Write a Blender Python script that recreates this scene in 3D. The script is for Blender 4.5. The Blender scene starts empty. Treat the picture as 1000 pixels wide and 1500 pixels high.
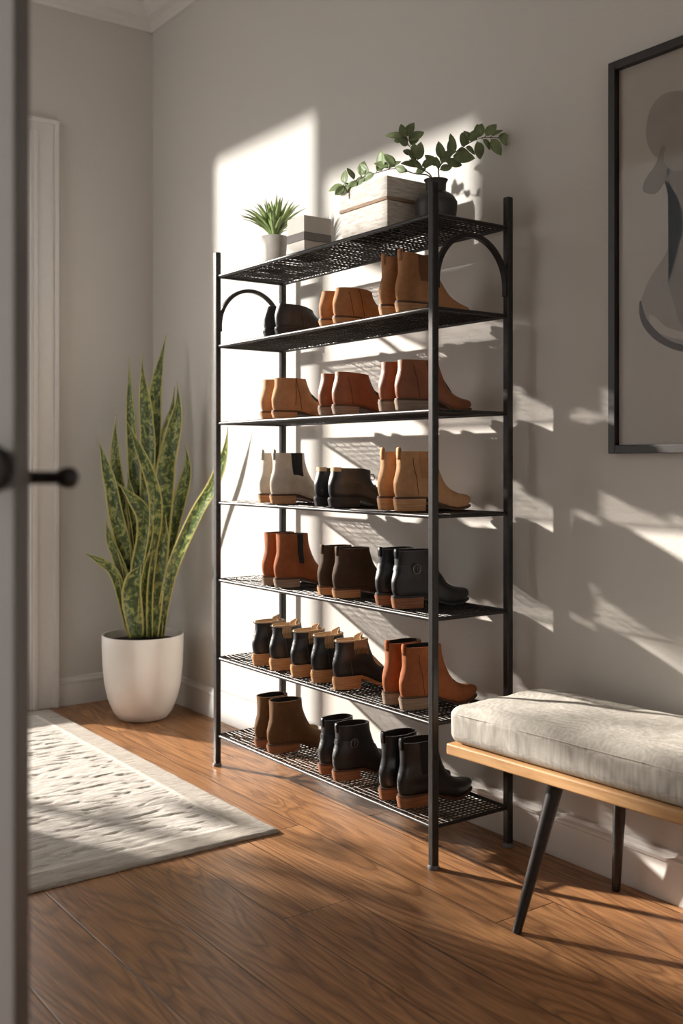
import bpy, bmesh, math, random
from mathutils import Vector, Matrix, noise
random.seed(7)
C = bpy.context.scene.collection
PI = math.pi
# ------------------------------------------------------------------ camera
F = 1538.0; H0 = 676.0; CAM = Vector((-2.15, 0, 1.067)); YAW = math.radians(36.06)
RT = Vector((math.cos(YAW), -math.sin(YAW), 0)); FW = Vector((math.sin(YAW), math.cos(YAW), 0))
cd = bpy.data.cameras.new('camera'); cam = bpy.data.objects.new('camera', cd); C.objects.link(cam)
cam.location = CAM; cam.rotation_euler = (PI/2, 0, -YAW)
cd.sensor_fit = 'VERTICAL'; cd.sensor_height = 36; cd.lens = F/1500*36; cd.shift_y = -(750-H0)/1500
cd.dof.use_dof = True; cd.dof.focus_distance = 2.95; cd.dof.aperture_fstop = 3.6; cd.clip_start = .05
bpy.context.scene.camera = cam
vs = bpy.context.scene.view_settings
vs.view_transform = 'Standard'; vs.look = 'None'; vs.gamma = 1; vs.use_curve_mapping = False; vs.exposure = 0.0

def ray(px, py): return RT*((px-500)/F) + FW + Vector((0, 0, (H0-py)/F))
def at_d(px, py, d): return CAM + ray(px, py)*d
def at_x(px, py, X):
    r = ray(px, py); return CAM + r*((X-CAM.x)/r.x)
def y_at(px, X):
    r = ray(px, 700); return CAM.y + r.y*((X-CAM.x)/r.x)

# ------------------------------------------------------------------ materials
def lin(c): return tuple([((v/255)/12.92 if v/255 <= .04045 else ((v/255+.055)/1.055)**2.4) for v in c] + [1.0])
class NT:
    def __init__(s, name):
        s.m = bpy.data.materials.new(name); s.m.use_nodes = True
        s.n = s.m.node_tree.nodes; s.l = s.m.node_tree.links
        s.b = s.n['Principled BSDF']
    def node(s, t, **k):
        n = s.n.new(t)
        for a, v in k.items():
            if a in n.inputs: n.inputs[a].default_value = v
            else: setattr(n, a, v)
        return n
    def link(s, a, b): s.l.new(a, b)
    def coord(s, scale=(1,1,1), kind='Object', rot=(0,0,0)):
        tc = s.node('ShaderNodeTexCoord'); mp = s.node('ShaderNodeMapping')
        mp.inputs['Scale'].default_value = scale; mp.inputs['Rotation'].default_value = rot
        s.link(tc.outputs[kind], mp.inputs['Vector']); return mp.outputs['Vector']
    def noise(s, vec, scale, detail=4, rough=.55, dist=0):
        n = s.node('ShaderNodeTexNoise'); n.inputs['Scale'].default_value = scale
        n.inputs['Detail'].default_value = detail; n.inputs['Roughness'].default_value = rough
        n.inputs['Distortion'].default_value = dist; s.link(vec, n.inputs['Vector']); return n.outputs['Fac']
    def ramp(s, fac, stops):
        r = s.node('ShaderNodeValToRGB'); e = r.color_ramp.elements
        e[0].position = stops[0][0]; e[0].color = stops[0][1]; e[1].position = stops[-1][0]; e[1].color = stops[-1][1]
        for p, c in stops[1:-1]:
            q = e.new(p); q.color = c
        s.link(fac, r.inputs['Fac']); return r.outputs['Color']
    def mix(s, fac, a, b, mode='MIX'):
        m = s.node('ShaderNodeMix'); m.data_type = 'RGBA'; m.blend_type = mode
        for k, v in ((0, fac), (6, a), (7, b)):
            if hasattr(v, 'is_linked') or hasattr(v, 'links'): s.link(v, m.inputs[k])
            else: m.inputs[k].default_value = v
        return m.outputs[2]
    def math(s, op, a, b=0.0, c=0.0):
        m = s.node('ShaderNodeMath'); m.operation = op
        for k, v in ((0, a), (1, b), (2, c)):
            if hasattr(v, 'links'): s.link(v, m.inputs[k])
            else: m.inputs[k].default_value = v
        return m.outputs[0]
    def bump(s, h, strength=.3, dist=.002):
        b = s.node('ShaderNodeBump'); b.inputs['Strength'].default_value = strength; b.inputs['Distance'].default_value = dist
        s.link(h, b.inputs['Height']); s.link(b.outputs['Normal'], s.b.inputs['Normal']); return b
def simple(name, rgb, rough=.5, metal=0, var=.12, nscale=30, bumps=.15, bd=.001, spec=.5, stretch=(1,1,1), sheen=0, coat=0):
    t = NT(name); v = t.coord(stretch); n = t.noise(v, nscale)
    c = lin(rgb); d = tuple([x*(1-var) for x in c[:3]]+[1]); e = tuple([min(1, x*(1+var)) for x in c[:3]]+[1])
    t.link(t.ramp(n, [(.3, d), (.7, e)]), t.b.inputs['Base Color'])
    t.b.inputs['Roughness'].default_value = rough; t.b.inputs['Metallic'].default_value = metal
    t.b.inputs['Specular IOR Level'].default_value = spec
    if sheen: t.b.inputs['Sheen Weight'].default_value = sheen
    if coat: t.b.inputs['Coat Weight'].default_value = coat; t.b.inputs['Coat Roughness'].default_value = .2
    if bumps: t.bump(t.noise(v, nscale*6, 3), bumps, bd)
    return t.m
def leather(name, rgb, rough=.38, spec=.5):
    t = NT(name); v = t.coord(); n = t.noise(v, 18, 5)
    c = lin(rgb); d = tuple([x*.78 for x in c[:3]]+[1]); e = tuple([x*1.2 for x in c[:3]]+[1])
    t.link(t.ramp(n, [(.3, d), (.7, e)]), t.b.inputs['Base Color'])
    r = t.ramp(t.noise(v, 40, 3), [(.3, (rough*.8,)*3+(1,)), (.7, (rough*1.25,)*3+(1,))]); t.link(r, t.b.inputs['Roughness'])
    t.b.inputs['Specular IOR Level'].default_value = spec
    vo = t.node('ShaderNodeTexVoronoi'); vo.inputs['Scale'].default_value = 550; t.link(v, vo.inputs['Vector'])
    h = t.math('ADD', t.math('MULTIPLY', vo.outputs['Distance'], .25), t.math('MULTIPLY', t.noise(v, 26, 4, .6, .8), 1.6))
    t.bump(h, .35, .0035); return t.m
def suede(name, rgb):
    t = NT(name); v = t.coord(); n = t.noise(v, 14, 6, .65)
    c = lin(rgb); d = tuple([x*.7 for x in c[:3]]+[1]); e = tuple([min(1, x*1.25) for x in c[:3]]+[1])
    t.link(t.ramp(n, [(.3, d), (.7, e)]), t.b.inputs['Base Color'])
    t.b.inputs['Roughness'].default_value = .82; t.b.inputs['Specular IOR Level'].default_value = .2
    h = t.math('ADD', t.math('MULTIPLY', t.noise(v, 500, 2), .3), t.math('MULTIPLY', t.noise(v, 24, 4, .6, .6), 1.5))
    t.bump(h, .4, .003); return t.m
def heelwood(name, a, b):
    t = NT(name); v = t.coord((6, 6, 130)); n = t.noise(v, 3, 3, .6)
    t.link(t.ramp(n, [(.35, lin(a)), (.65, lin(b))]), t.b.inputs['Base Color']); t.b.inputs['Roughness'].default_value = .55
    t.bump(n, .2, .001); return t.m

M = {}
# painted wall: orange-peel texture
def wallmat(name, rgb):
    t = NT(name); v = t.coord(); c = lin(rgb)
    n = t.noise(v, 1.2, 3); t.link(t.ramp(n, [(.3, tuple([x*.97 for x in c[:3]]+[1])), (.7, c)]), t.b.inputs['Base Color'])
    t.b.inputs['Roughness'].default_value = .62; t.b.inputs['Specular IOR Level'].default_value = .3
    h = t.math('ADD', t.noise(v, 130, 3, .6), t.math('MULTIPLY', t.noise(v, 40, 2), .6)); t.bump(h, .22, .003); return t.m
M['wall'] = wallmat('wall_paint', (203, 198, 191))
M['ceiling'] = wallmat('ceiling_paint', (222, 219, 214))
M['trim'] = simple('trim_paint', (214, 210, 205), .35, var=.02, bumps=.03)
M['door'] = simple('door_paint', (72, 67, 64), .45, var=.03, bumps=.03)
M['iron'] = simple('black_iron', (52, 49, 48), .38, metal=.55, var=.2, nscale=60, bumps=.2, bd=.0004)
M['wire'] = simple('black_wire', (48, 45, 43), .4, metal=.5, var=.2, nscale=60, bumps=.2, bd=.0004)
M['foot'] = simple('grey_plastic_foot', (95, 95, 96), .5)
M['dark_metal'] = simple('dark_bronze', (40, 36, 35), .4, metal=.6, bumps=.02)
M['pot_white'] = simple('white_ceramic', (222, 216, 208), .4, var=.03, bumps=.05, nscale=8)
M['pot_grey'] = simple('grey_pot', (140, 134, 126), .6, var=.08)
M['soil'] = simple('soil', (48, 36, 28), .95, var=.5, nscale=80, bumps=1, bd=.01)
M['vase'] = simple('dark_ceramic', (52, 48, 46), .45, var=.15, bumps=.1)
M['leaf'] = simple('green_leaf', (118, 132, 90), .45, var=.35, nscale=22, bumps=.1)
M['leaf'].node_tree.nodes['Principled BSDF'].inputs['Subsurface Weight'].default_value = .0
M['grass_leaf'] = simple('bright_green_leaf', (140, 160, 100), .45, var=.35, nscale=18, bumps=.1)
M['stem'] = simple('brown_stem', (70, 55, 40), .7, var=.3)
M['black'] = leather('black_leather', (34, 34, 37), .36)
M['black2'] = leather('black_soft_leather', (40, 40, 42), .5)
M['gloss'] = leather('glossy_black_leather', (30, 31, 34), .2, .7)
M['tan'] = suede('tan_suede', (172, 124, 86))
M['camel'] = suede('camel_suede', (184, 140, 102))
M['rust'] = leather('rust_leather', (138, 80, 46), .5)
M['orange'] = suede('rust_orange_suede', (150, 90, 56))
M['brown'] = suede('dark_brown_suede', (78, 62, 50))
M['umber'] = suede('umber_suede', (98, 70, 44))
M['cream'] = leather('cream_leather', (205, 193, 176), .5)
M['elastic_black'] = simple('black_elastic', (26, 26, 28), .85, stretch=(900, 1, 1), nscale=1, bumps=.5, bd=.001)
M['elastic_tan'] = simple('brown_elastic', (112, 72, 46), .85, stretch=(900, 1, 1), nscale=1, bumps=.5, bd=.001)
M['elastic_brown'] = simple('dark_brown_elastic', (60, 42, 32), .85, stretch=(900, 1, 1), nscale=1, bumps=.5, bd=.001)
M['heel_tan'] = heelwood('stacked_tan_heel', (176, 126, 84), (206, 160, 114))
M['heel_grey'] = heelwood('stacked_grey_heel', (132, 112, 96), (160, 140, 122))
M['heel_brown'] = heelwood('stacked_brown_heel', (128, 82, 54), (160, 108, 74))
M['sole_black'] = simple('black_rubber', (42, 41, 42), .6)
M['sole_brown'] = simple('brown_sole', (86, 58, 40), .55)
M['lining_tan'] = simple('tan_lining', (198, 168, 134), .8, bumps=.3)
M['lining_dark'] = simple('dark_lining', (40, 33, 29), .9)
M['fringe'] = simple('beige_fringe_textile', (176, 148, 116), .9, stretch=(260, 1, 6), nscale=1.0, var=.4, bumps=.8, bd=.002)
M['buckle'] = simple('dark_steel_buckle', (130, 126, 120), .3, metal=.9, bumps=0)
M['stitch_brown'] = simple('dark_brown_stitching', (88, 52, 30), .8)
M['stitch_grey'] = simple('grey_stitching', (84, 84, 86), .7)
M['lace'] = simple('black_lace', (24, 24, 25), .8)
M['bench_wood'] = None
# oak for the bench
t = NT('light_oak'); v = t.coord((14, 1.2, 14)); n = t.noise(v, 4, 5, .6, .6)
t.link(t.ramp(n, [(.3, lin((178, 134, 90))), (.7, lin((212, 170, 122)))]), t.b.inputs['Base Color']); t.b.inputs['Roughness'].default_value = .42
t.bump(n, .1, .001); M['bench_wood'] = t.m
# linen
t = NT('grey_linen'); v = t.coord()
w1 = t.node('ShaderNodeTexWave'); w1.bands_direction = 'X'; w1.inputs['Scale'].default_value = 230; w1.inputs['Distortion'].default_value = 2.5; w1.inputs['Detail Scale'].default_value = 2
w2 = t.node('ShaderNodeTexWave'); w2.bands_direction = 'Y'; w2.inputs['Scale'].default_value = 230; w2.inputs['Distortion'].default_value = 2.5
w3 = t.node('ShaderNodeTexWave'); w3.bands_direction = 'Z'; w3.inputs['Scale'].default_value = 230; w3.inputs['Distortion'].default_value = 2.5
for w in (w1, w2, w3): t.link(v, w.inputs['Vector'])
wv = t.math('ADD', t.math('ADD', w1.outputs['Fac'], w2.outputs['Fac']), w3.outputs['Fac'])
slub = t.noise(t.coord((60, 60, 6)), 2, 3)
f = t.math('ADD', t.math('MULTIPLY', wv, .18), t.math('MULTIPLY', slub, .8))
t.link(t.ramp(f, [(.3, lin((148, 143, 134))), (.95, lin((212, 207, 198)))]), t.b.inputs['Base Color']); t.b.inputs['Roughness'].default_value = .92
t.b.inputs['Specular IOR Level'].default_value = .15; t.bump(f, .6, .0015); M['linen'] = t.m
# rug
t = NT('rug_wool'); v = t.coord()
n = t.noise(t.coord((4, 26, 4)), 3, 5, .65, .8)
c1 = t.ramp(n, [(.35, lin((172, 165, 156))), (.52, lin((208, 204, 198))), (.75, lin((222, 219, 214)))])
fine = t.noise(v, 420, 2)
sep = t.node('ShaderNodeSeparateXYZ'); t.link(t.coord(), sep.inputs[0])
dx = t.math('SUBTRACT', .5, t.math('ABSOLUTE', sep.outputs['X'])); dy = t.math('SUBTRACT', .91, t.math('ABSOLUTE', sep.outputs['Y']))
dmin = t.math('MINIMUM', dx, dy)
bd = t.ramp(dmin, [(.0, (1,1,1,1)), (.085, (1,1,1,1)), (.088, (0,0,0,1)), (1, (0,0,0,1))])
ln = t.ramp(dmin, [(.0, (0,0,0,1)), (.088, (0,0,0,1)), (.092, (1,1,1,1)), (.102, (1,1,1,1)), (.106, (0,0,0,1))])
c2 = t.mix(bd, c1, t.mix(.5, c1, lin((168, 158, 146))))
c3 = t.mix(ln, c2, lin((226, 220, 210)))
c4 = t.mix(.25, c3, t.ramp(fine, [(.3, (.25,.23,.2,1)), (.7, (1,1,1,1))]), 'MULTIPLY')
t.link(c4, t.b.inputs['Base Color']); t.b.inputs['Roughness'].default_value = .97; t.b.inputs['Specular IOR Level'].default_value = .1
t.bump(t.math('ADD', fine, t.math('MULTIPLY', n, 1.5)), .7, .004); M['rug'] = t.m
# whitewashed wood for the keepsake box
def boxwood(name, a, b):
    t = NT(name); n = t.noise(t.coord((5, 5, 30)), 5, 5, .65, .5)
    t.link(t.ramp(n, [(.3, lin(a)), (.65, lin(b))]), t.b.inputs['Base Color']); t.b.inputs['Roughness'].default_value = .6
    t.bump(n, .25, .002); return t.m
M['whitewash'] = boxwood('whitewashed_wood', (168, 156, 144), (216, 208, 198))
M['box_edge'] = boxwood('weathered_wood_edge', (120, 98, 80), (158, 134, 112))
M['box_grey'] = simple('grey_card', (176, 169, 160), .6, var=.04)
M['ribbon'] = simple('dark_grey_ribbon', (92, 86, 82), .5)
M['frame'] = simple('black_frame_wood', (34, 28, 26), .4, var=.15, stretch=(10, 1, 1))
M['paper'] = simple('art_paper', (188, 180, 170), .9, var=.02, bumps=.1)
M['ink1'] = simple('grey_wash', (160, 151, 142), .9, var=.10, nscale=6, bumps=0)
M['ink2'] = simple('mid_grey_wash', (142, 133, 125), .9, var=.10, nscale=6, bumps=0)
M['ink3'] = simple('dark_grey_ink', (84, 76, 71), .9, var=.10, nscale=6, bumps=0)
t = NT('clear_glass'); tr = t.node('ShaderNodeBsdfTransparent'); gl = t.node('ShaderNodeBsdfGlossy'); gl.inputs['Roughness'].default_value = .03
fr = t.node('ShaderNodeFresnel'); fr.inputs['IOR'].default_value = 1.45; mx = t.node('ShaderNodeMixShader')
t.link(fr.outputs[0], mx.inputs[0]); t.link(tr.outputs[0], mx.inputs[1]); t.link(gl.outputs[0], mx.inputs[2])
t.link(mx.outputs[0], t.n['Material Output'].inputs['Surface']); M['glass'] = t.m
M['art_glass'] = t.m.copy(); M['art_glass'].name = 'anti_glare_glass'; [n for n in M['art_glass'].node_tree.nodes if n.type == 'FRESNEL'][0].inputs['IOR'].default_value = 1.16
# oak floor planks running along Y
t = NT('oak_floor'); tc = t.node('ShaderNodeTexCoord'); sp = t.node('ShaderNodeSeparateXYZ'); t.link(tc.outputs['Object'], sp.inputs[0])
PWD = .195
xx = t.math('ADD', t.math('DIVIDE', sp.outputs['X'], PWD), 20.22); row = t.math('FLOOR', xx); fx = t.math('FRACT', xx)
wn = t.node('ShaderNodeTexWhiteNoise'); wn.noise_dimensions = '1D'; t.link(row, wn.inputs['W'])
yy = t.math('ADD', t.math('DIVIDE', sp.outputs['Y'], 2.1), t.math('MULTIPLY', wn.outputs['Value'], 7)); col_ = t.math('FLOOR', yy); fy = t.math('FRACT', yy)
wn2 = t.node('ShaderNodeTexWhiteNoise'); wn2.noise_dimensions = '2D'; cb = t.node('ShaderNodeCombineXYZ'); t.link(row, cb.inputs[0]); t.link(col_, cb.inputs[1]); t.link(cb.outputs[0], wn2.inputs['Vector'])
off = t.math('MULTIPLY', wn2.outputs['Value'], 40)
cb2 = t.node('ShaderNodeCombineXYZ'); t.link(t.math('ADD', sp.outputs['X'], off), cb2.inputs[0]); t.link(t.math('ADD', t.math('MULTIPLY', sp.outputs['Y'], .13), off), cb2.inputs[1]); t.link(off, cb2.inputs[2])
big = t.noise(cb2.outputs[0], 5.0, 3, .5, .8)
rings = t.math('FRACT', t.math('MULTIPLY', big, 17))
ringc = t.ramp(rings, [(0, (0,0,0,1)), (.12, (.55,.55,.55,1)), (.6, (1,1,1,1)), (1, (.1,.1,.1,1))])
cb3 = t.node('ShaderNodeCombineXYZ'); t.link(t.math('MULTIPLY', t.math('ADD', sp.outputs['X'], off), 60), cb3.inputs[0]); t.link(t.math('MULTIPLY', sp.outputs['Y'], 2.2), cb3.inputs[1])
fineg = t.noise(cb3.outputs[0], 2.2, 5, .7, .3)
base = t.ramp(wn2.outputs['Value'], [(0, lin((172, 124, 82))), (.5, lin((192, 142, 96))), (1, lin((162, 116, 76)))])
dark = t.mix(t.math('MULTIPLY', t.math('SUBTRACT', 1.0, ringc), .78), base, lin((96, 62, 40)))
c = t.mix(t.ramp(fineg, [(.35, (.6,.6,.6,1)), (.6, (0,0,0,1))]), dark, lin((100, 68, 46)))
ex = t.math('MINIMUM', fx, t.math('SUBTRACT', 1.0, fx)); ey = t.math('MULTIPLY', t.math('MINIMUM', fy, t.math('SUBTRACT', 1.0, fy)), 10.8)
e_ = t.math('MINIMUM', ex, ey)
seam = t.ramp(e_, [(0, (1,1,1,1)), (.004, (1,1,1,1)), (.010, (0,0,0,1))])
c = t.mix(seam, c, lin((66, 42, 28)))
t.link(c, t.b.inputs['Base Color'])
t.link(t.ramp(fineg, [(.3, (.44,.44,.44,1)), (.7, (.26,.26,.26,1))]), t.b.inputs['Roughness']); t.b.inputs['Specular IOR Level'].default_value = .4
hh_ = t.math('ADD', t.math('ADD', t.math('MULTIPLY', ringc, .25), t.math('MULTIPLY', fineg, .7)), t.math('MULTIPLY', t.math('MINIMUM', e_, .02), 60))
t.bump(hh_, .35, .0016); M['floor'] = t.m
# snake plant leaf (uses UV)
t = NT('snake_plant_leaf'); tc = t.node('ShaderNodeTexCoord'); sp = t.node('ShaderNodeSeparateXYZ'); t.link(tc.outputs['UV'], sp.inputs[0])
mp = t.node('ShaderNodeMapping'); mp.inputs['Scale'].default_value = (2.2, 26, 1); t.link(tc.outputs['UV'], mp.inputs['Vector'])
oi = t.node('ShaderNodeObjectInfo'); cb = t.node('ShaderNodeVectorMath'); cb.operation = 'ADD'; t.link(mp.outputs[0], cb.inputs[0])
cc = t.node('ShaderNodeCombineXYZ'); t.link(t.math('MULTIPLY', oi.outputs['Random'], 30), cc.inputs[2]); t.link(cc.outputs[0], cb.inputs[1])
n = t.noise(cb.outputs[0], 1.3, 4, .65, 1.2)
cg = t.ramp(n, [(.36, lin((52, 68, 38))), (.5, lin((82, 100, 52))), (.62, lin((160, 165, 96)))])
edge = t.ramp(t.math('ABSOLUTE', t.math('SUBTRACT', sp.outputs['X'], .5)), [(0, (0,0,0,1)), (.40, (0,0,0,1)), (.44, (1,1,1,1))])
t.link(t.mix(edge, cg, lin((182, 172, 100))), t.b.inputs['Base Color']); t.b.inputs['Roughness'].default_value = .38
t.bump(t.noise(cb.outputs[0], 5, 2), .15, .002); M['snake'] = t.m

# ------------------------------------------------------------------ mesh helpers
def link(name, me, mat, parent=None, smooth=True, bevel=0, seg=2):
    o = bpy.data.objects.new(name, me); C.objects.link(o)
    for m in (mat if isinstance(mat, (list, tuple)) else [mat]): me.materials.append(m)
    if parent: o.parent = parent
    if smooth:
        for p in me.polygons: p.use_smooth = True
    if bevel:
        b = o.modifiers.new('bevel', 'BEVEL'); b.width = bevel; b.segments = seg; b.limit_method = 'ANGLE'; b.angle_limit = math.radians(40); b.harden_normals = True
    return o
def obj(name, bm, mat, parent=None, smooth=True, bevel=0, sharp=None, recalc=True):
    if recalc: bmesh.ops.recalc_face_normals(bm, faces=bm.faces)
    me = bpy.data.meshes.new(name)
    if sharp:
        for e in bm.edges:
            if len(e.link_faces) == 2 and e.calc_face_angle(0) > math.radians(sharp): e.smooth = False
    bm.to_mesh(me); bm.free()
    return link(name, me, mat, parent, smooth, bevel)
def box(bm, x0, x1, y0, y1, z0, z1, mi=0):
    v = [bm.verts.new((x, y, z)) for x in (x0, x1) for y in (y0, y1) for z in (z0, z1)]
    for f in ((0,1,3,2), (4,6,7,5), (0,4,5,1), (2,3,7,6), (0,2,6,4), (1,5,7,3)):
        fc = bm.faces.new([v[i] for i in f]); fc.material_index = mi
def tube(bm, pts, r, n=8, caps=True, mi=0, closed=False):
    pts = [Vector(p) for p in pts]; rings = []; m = len(pts); up = None
    for i, p in enumerate(pts):
        if closed: T = (pts[(i+1) % m] - pts[i-1]).normalized()
        else: T = (pts[min(i+1, m-1)] - pts[max(i-1, 0)]).normalized()
        if up is None: up = Vector((0, 0, 1)) if abs(T.z) < .9 else Vector((1, 0, 0))
        a = T.cross(up).normalized(); b = a.cross(T).normalized(); up = b
        rr = r[i] if isinstance(r, (list, tuple)) else r
        rings.append([bm.verts.new(p + (a*math.cos(2*PI*k/n) + b*math.sin(2*PI*k/n))*rr) for k in range(n)])
    for i in range(m if closed else m-1):
        A, B = rings[i], rings[(i+1) % m]
        for k in range(n):
            f = bm.faces.new((A[k], A[(k+1) % n], B[(k+1) % n], B[k])); f.material_index = mi
    if caps and not closed:
        for R in (rings[0], rings[-1]):
            f = bm.faces.new(R); f.material_index = mi
def lathe(bm, prof, c=(0,0,0), n=48, mi=0):
    rings = []
    for r, z in prof:
        rings.append([bm.verts.new((c[0]+max(r, 1e-4)*math.cos(2*PI*k/n), c[1]+max(r, 1e-4)*math.sin(2*PI*k/n), c[2]+z)) for k in range(n)])
    for A, B in zip(rings, rings[1:]):
        for k in range(n):
            f = bm.faces.new((A[k], A[(k+1) % n], B[(k+1) % n], B[k])); f.material_index = mi
def prism(bm, poly, axis, a, b):
    def mk(p, t):
        if axis == 'y': return (p[0], t, p[1])
        if axis == 'x': return (t, p[0], p[1])
        return (p[0], p[1], t)
    A = [bm.verts.new(mk(p, a)) for p in poly]; B = [bm.verts.new(mk(p, b)) for p in poly]; n = len(poly)
    for k in range(n): bm.faces.new((A[k], A[(k+1) % n], B[(k+1) % n], B[k]))
    bm.faces.new(A); bm.faces.new(B)
def empty(name, loc, rz=0):
    o = bpy.data.objects.new(name, None); C.objects.link(o); o.location = loc; o.rotation_euler = (0, 0, rz); o.empty_display_size = .05; return o
def tag(o, label, cat, group=None):
    o['label'] = label; o['category'] = cat
    if group: o['group'] = group
    return o
def struct(o, label=None):
    o['kind'] = 'structure'
    if label: o['label'] = label
    return o
def children(r): return [c for c in r.children]
def copy_tree(o, parent=None):
    c = o.copy(); C.objects.link(c)
    if parent: c.parent = parent
    for ch in list(o.children): copy_tree(ch, c)
    return c
def sstep(x, a, b):
    t = max(0, min(1, (x-a)/(b-a))); return t*t*(3-2*t)
def interp(pts, x):
    # smooth monotone-ish (Catmull-Rom on irregular knots)
    if x <= pts[0][0]: return pts[0][1]
    if x >= pts[-1][0]: return pts[-1][1]
    for i in range(len(pts)-1):
        if pts[i][0] <= x <= pts[i+1][0]: break
    x0, y0 = pts[i]; x1, y1 = pts[i+1]; h = x1-x0
    def slope(j):
        if j <= 0 or j >= len(pts)-1:
            k = max(0, min(len(pts)-2, j if j <= 0 else j-1)); return (pts[k+1][1]-pts[k][1])/(pts[k+1][0]-pts[k][0])
        a = (pts[j][1]-pts[j-1][1])/(pts[j][0]-pts[j-1][0]); b = (pts[j+1][1]-pts[j][1])/(pts[j+1][0]-pts[j][0])
        return 0 if a*b <= 0 else 2*a*b/(a+b)
    m0, m1 = slope(i), slope(i+1); t = (x-x0)/h
    return (2*t**3-3*t*t+1)*y0 + (t**3-2*t*t+t)*h*m0 + (-2*t**3+3*t*t)*y1 + (t**3-t*t)*h*m1

# ------------------------------------------------------------------ the room
XL = -2.5; YF = 4.43; YB = -1.6; ZC = 3.145
OX0, OX1, OZ = -1.86, -.58, 2.49         # glazed door opening in the far wall
bm = bmesh.new(); box(bm, XL-.15, .15, YB-.15, YF+.15, -.08, 0); struct(obj('floor', bm, M['floor'], smooth=False))
bm = bmesh.new(); box(bm, XL-.15, .15, YB-.15, YF+.15, ZC, ZC+.1); struct(obj('ceiling', bm, M['ceiling'], smooth=False))
bm = bmesh.new(); box(bm, 0, .15, YB-.15, YF+.15, 0, ZC); struct(obj('wall_right', bm, M['wall'], smooth=False))
bm = bmesh.new(); box(bm, XL-.15, OX0, YF, YF+.15, 0, ZC); box(bm, OX1, 0, YF, YF+.15, 0, ZC); box(bm, OX0, OX1, YF, YF+.15, OZ, ZC)
struct(obj('wall_far', bm, M['wall'], smooth=False))
WY0, WY1, WZ0, WZ1 = 3.22, 4.0, .35, 2.72     # tall window in the left wall
CY0, CY1, CZ0, CZ1 = 2.40, 3.19, 2.04, 2.46            # unseen high window beside it, added to let light onto the rack top
DY0, DY1, DZ = .50, 1.37, 2.1                  # doorway in the left wall
bm = bmesh.new()
box(bm, XL-.15, XL, YB-.15, DY0, 0, ZC); box(bm, XL-.15, XL, DY1, CY0, 0, ZC); box(bm, XL-.15, XL, CY0, CY1, 0, CZ0); box(bm, XL-.15, XL, CY0, CY1, CZ1, ZC); box(bm, XL-.15, XL, CY1, WY0, 0, ZC); box(bm, XL-.15, XL, WY1, YF, 0, ZC)
box(bm, XL-.15, XL, DY0, DY1, DZ, ZC); box(bm, XL-.15, XL, WY0, WY1, 0, WZ0); box(bm, XL-.15, XL, WY0, WY1, WZ1, ZC)
struct(obj('wall_left', bm, M['wall'], smooth=False))
bm = bmesh.new(); box(bm, XL-.15, -2.2, YB-.15, YB, 0, ZC); box(bm, -.8, 0, YB-.15, YB, 0, ZC); box(bm, -2.2, -.8, YB-.15, YB, 1.9, ZC); box(bm, -2.2, -.8, YB-.15, YB, 0, .8)
struct(obj('wall_back', bm, M['wall'], smooth=False))
# windows in left wall
for nm_, y0_, y1_, z0_, z1_ in (('window_1', WY0, WY1, WZ0, WZ1), ('added_window', CY0, CY1, CZ0, CZ1)):
  r = struct(empty(nm_, (XL-.075, (y0_+y1_)/2, z0_)))
  hw = (y1_-y0_)/2; hz = z1_-z0_
  bm = bmesh.new(); s = .03 if nm_ == 'window_1' else .015
  box(bm, -.03, .03, -hw, -hw+s, 0, hz); box(bm, -.03, .03, hw-s, hw, 0, hz); box(bm, -.03, .03, -hw+s, hw-s, 0, s); box(bm, -.03, .03, -hw+s, hw-s, hz-s, hz)
  obj('window_frame', bm, M['trim'], r, smooth=False)
  bm = bmesh.new(); box(bm, -.003, .003, -hw+s, hw-s, s, hz-s); obj('window_pane', bm, M['glass'], r, smooth=False)
  bm = bmesh.new(); box(bm, .075, .13, -hw-.06, hw+.06, -.03, 0); obj('window_sill', bm, M['trim'], r, smooth=False)
# glazed door in far wall
cx = (OX0+OX1)/2; hw = (OX1-OX0)/2
r = struct(empty('door_2', (cx, YF+.09, 0)))
bm = bmesh.new(); s = .07
box(bm, -hw, -hw+s, -.02, .02, 0, OZ); box(bm, hw-s, hw, -.02, .02, 0, OZ); box(bm, -hw+s, hw-s, -.02, .02, 0, .18); box(bm, -hw+s, hw-s, -.02, .02, OZ-.08, OZ)


obj('door_frame', bm, M['trim'], r, smooth=False)
bm = bmesh.new(); box(bm, -hw+s, hw-s, -.003, .003, .18, OZ-.08); obj('door_pane', bm, M['glass'], r, smooth=False)
# casing round it: three boards with a step
CE = -.459
bm = bmesh.new()
for sx, x0 in ((1, OX1), (-1, OX0)):
    e = CE if sx > 0 else OX0-(CE-OX1)
    a, b = sorted((x0, e)); box(bm, a, b, YF-.018, YF, 0, 2.543)
    a, b = sorted((e-sx*.018, e)); box(bm, a, b, YF-.03, YF-.018, 0, 2.543)
    a, b = sorted((x0+sx*.012, x0+sx*.03)); box(bm, a, b, YF-.024, YF-.018, 0, OZ)
box(bm, OX0, OX1, YF-.018, YF, OZ, 2.543); box(bm, OX0-(CE-OX1), CE, YF-.034, YF-.018, 2.525, 2.543)
struct(obj('trim_2', bm, M['trim'], smooth=False, bevel=.002))
# crown moulding
prof = [(0, 0), (0, .105), (.115, .105), (.115, .09), (.098, .088), (.085, .066), (.06, .042), (.034, .03), (.024, .022), (.02, .008), (.012, 0)]
bm = bmesh.new(); prism(bm, [(-a, 3.04+b) for a, b in prof], 'y', YB, YF); struct(obj('trim_1', bm, M['trim'], smooth=False, bevel=.001))
bm = bmesh.new(); prism(bm, [(YF-a, 3.04+b) for a, b in prof], 'x', XL, -.0); struct(obj('trim_3', bm, M['trim'], smooth=False, bevel=.001))
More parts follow.
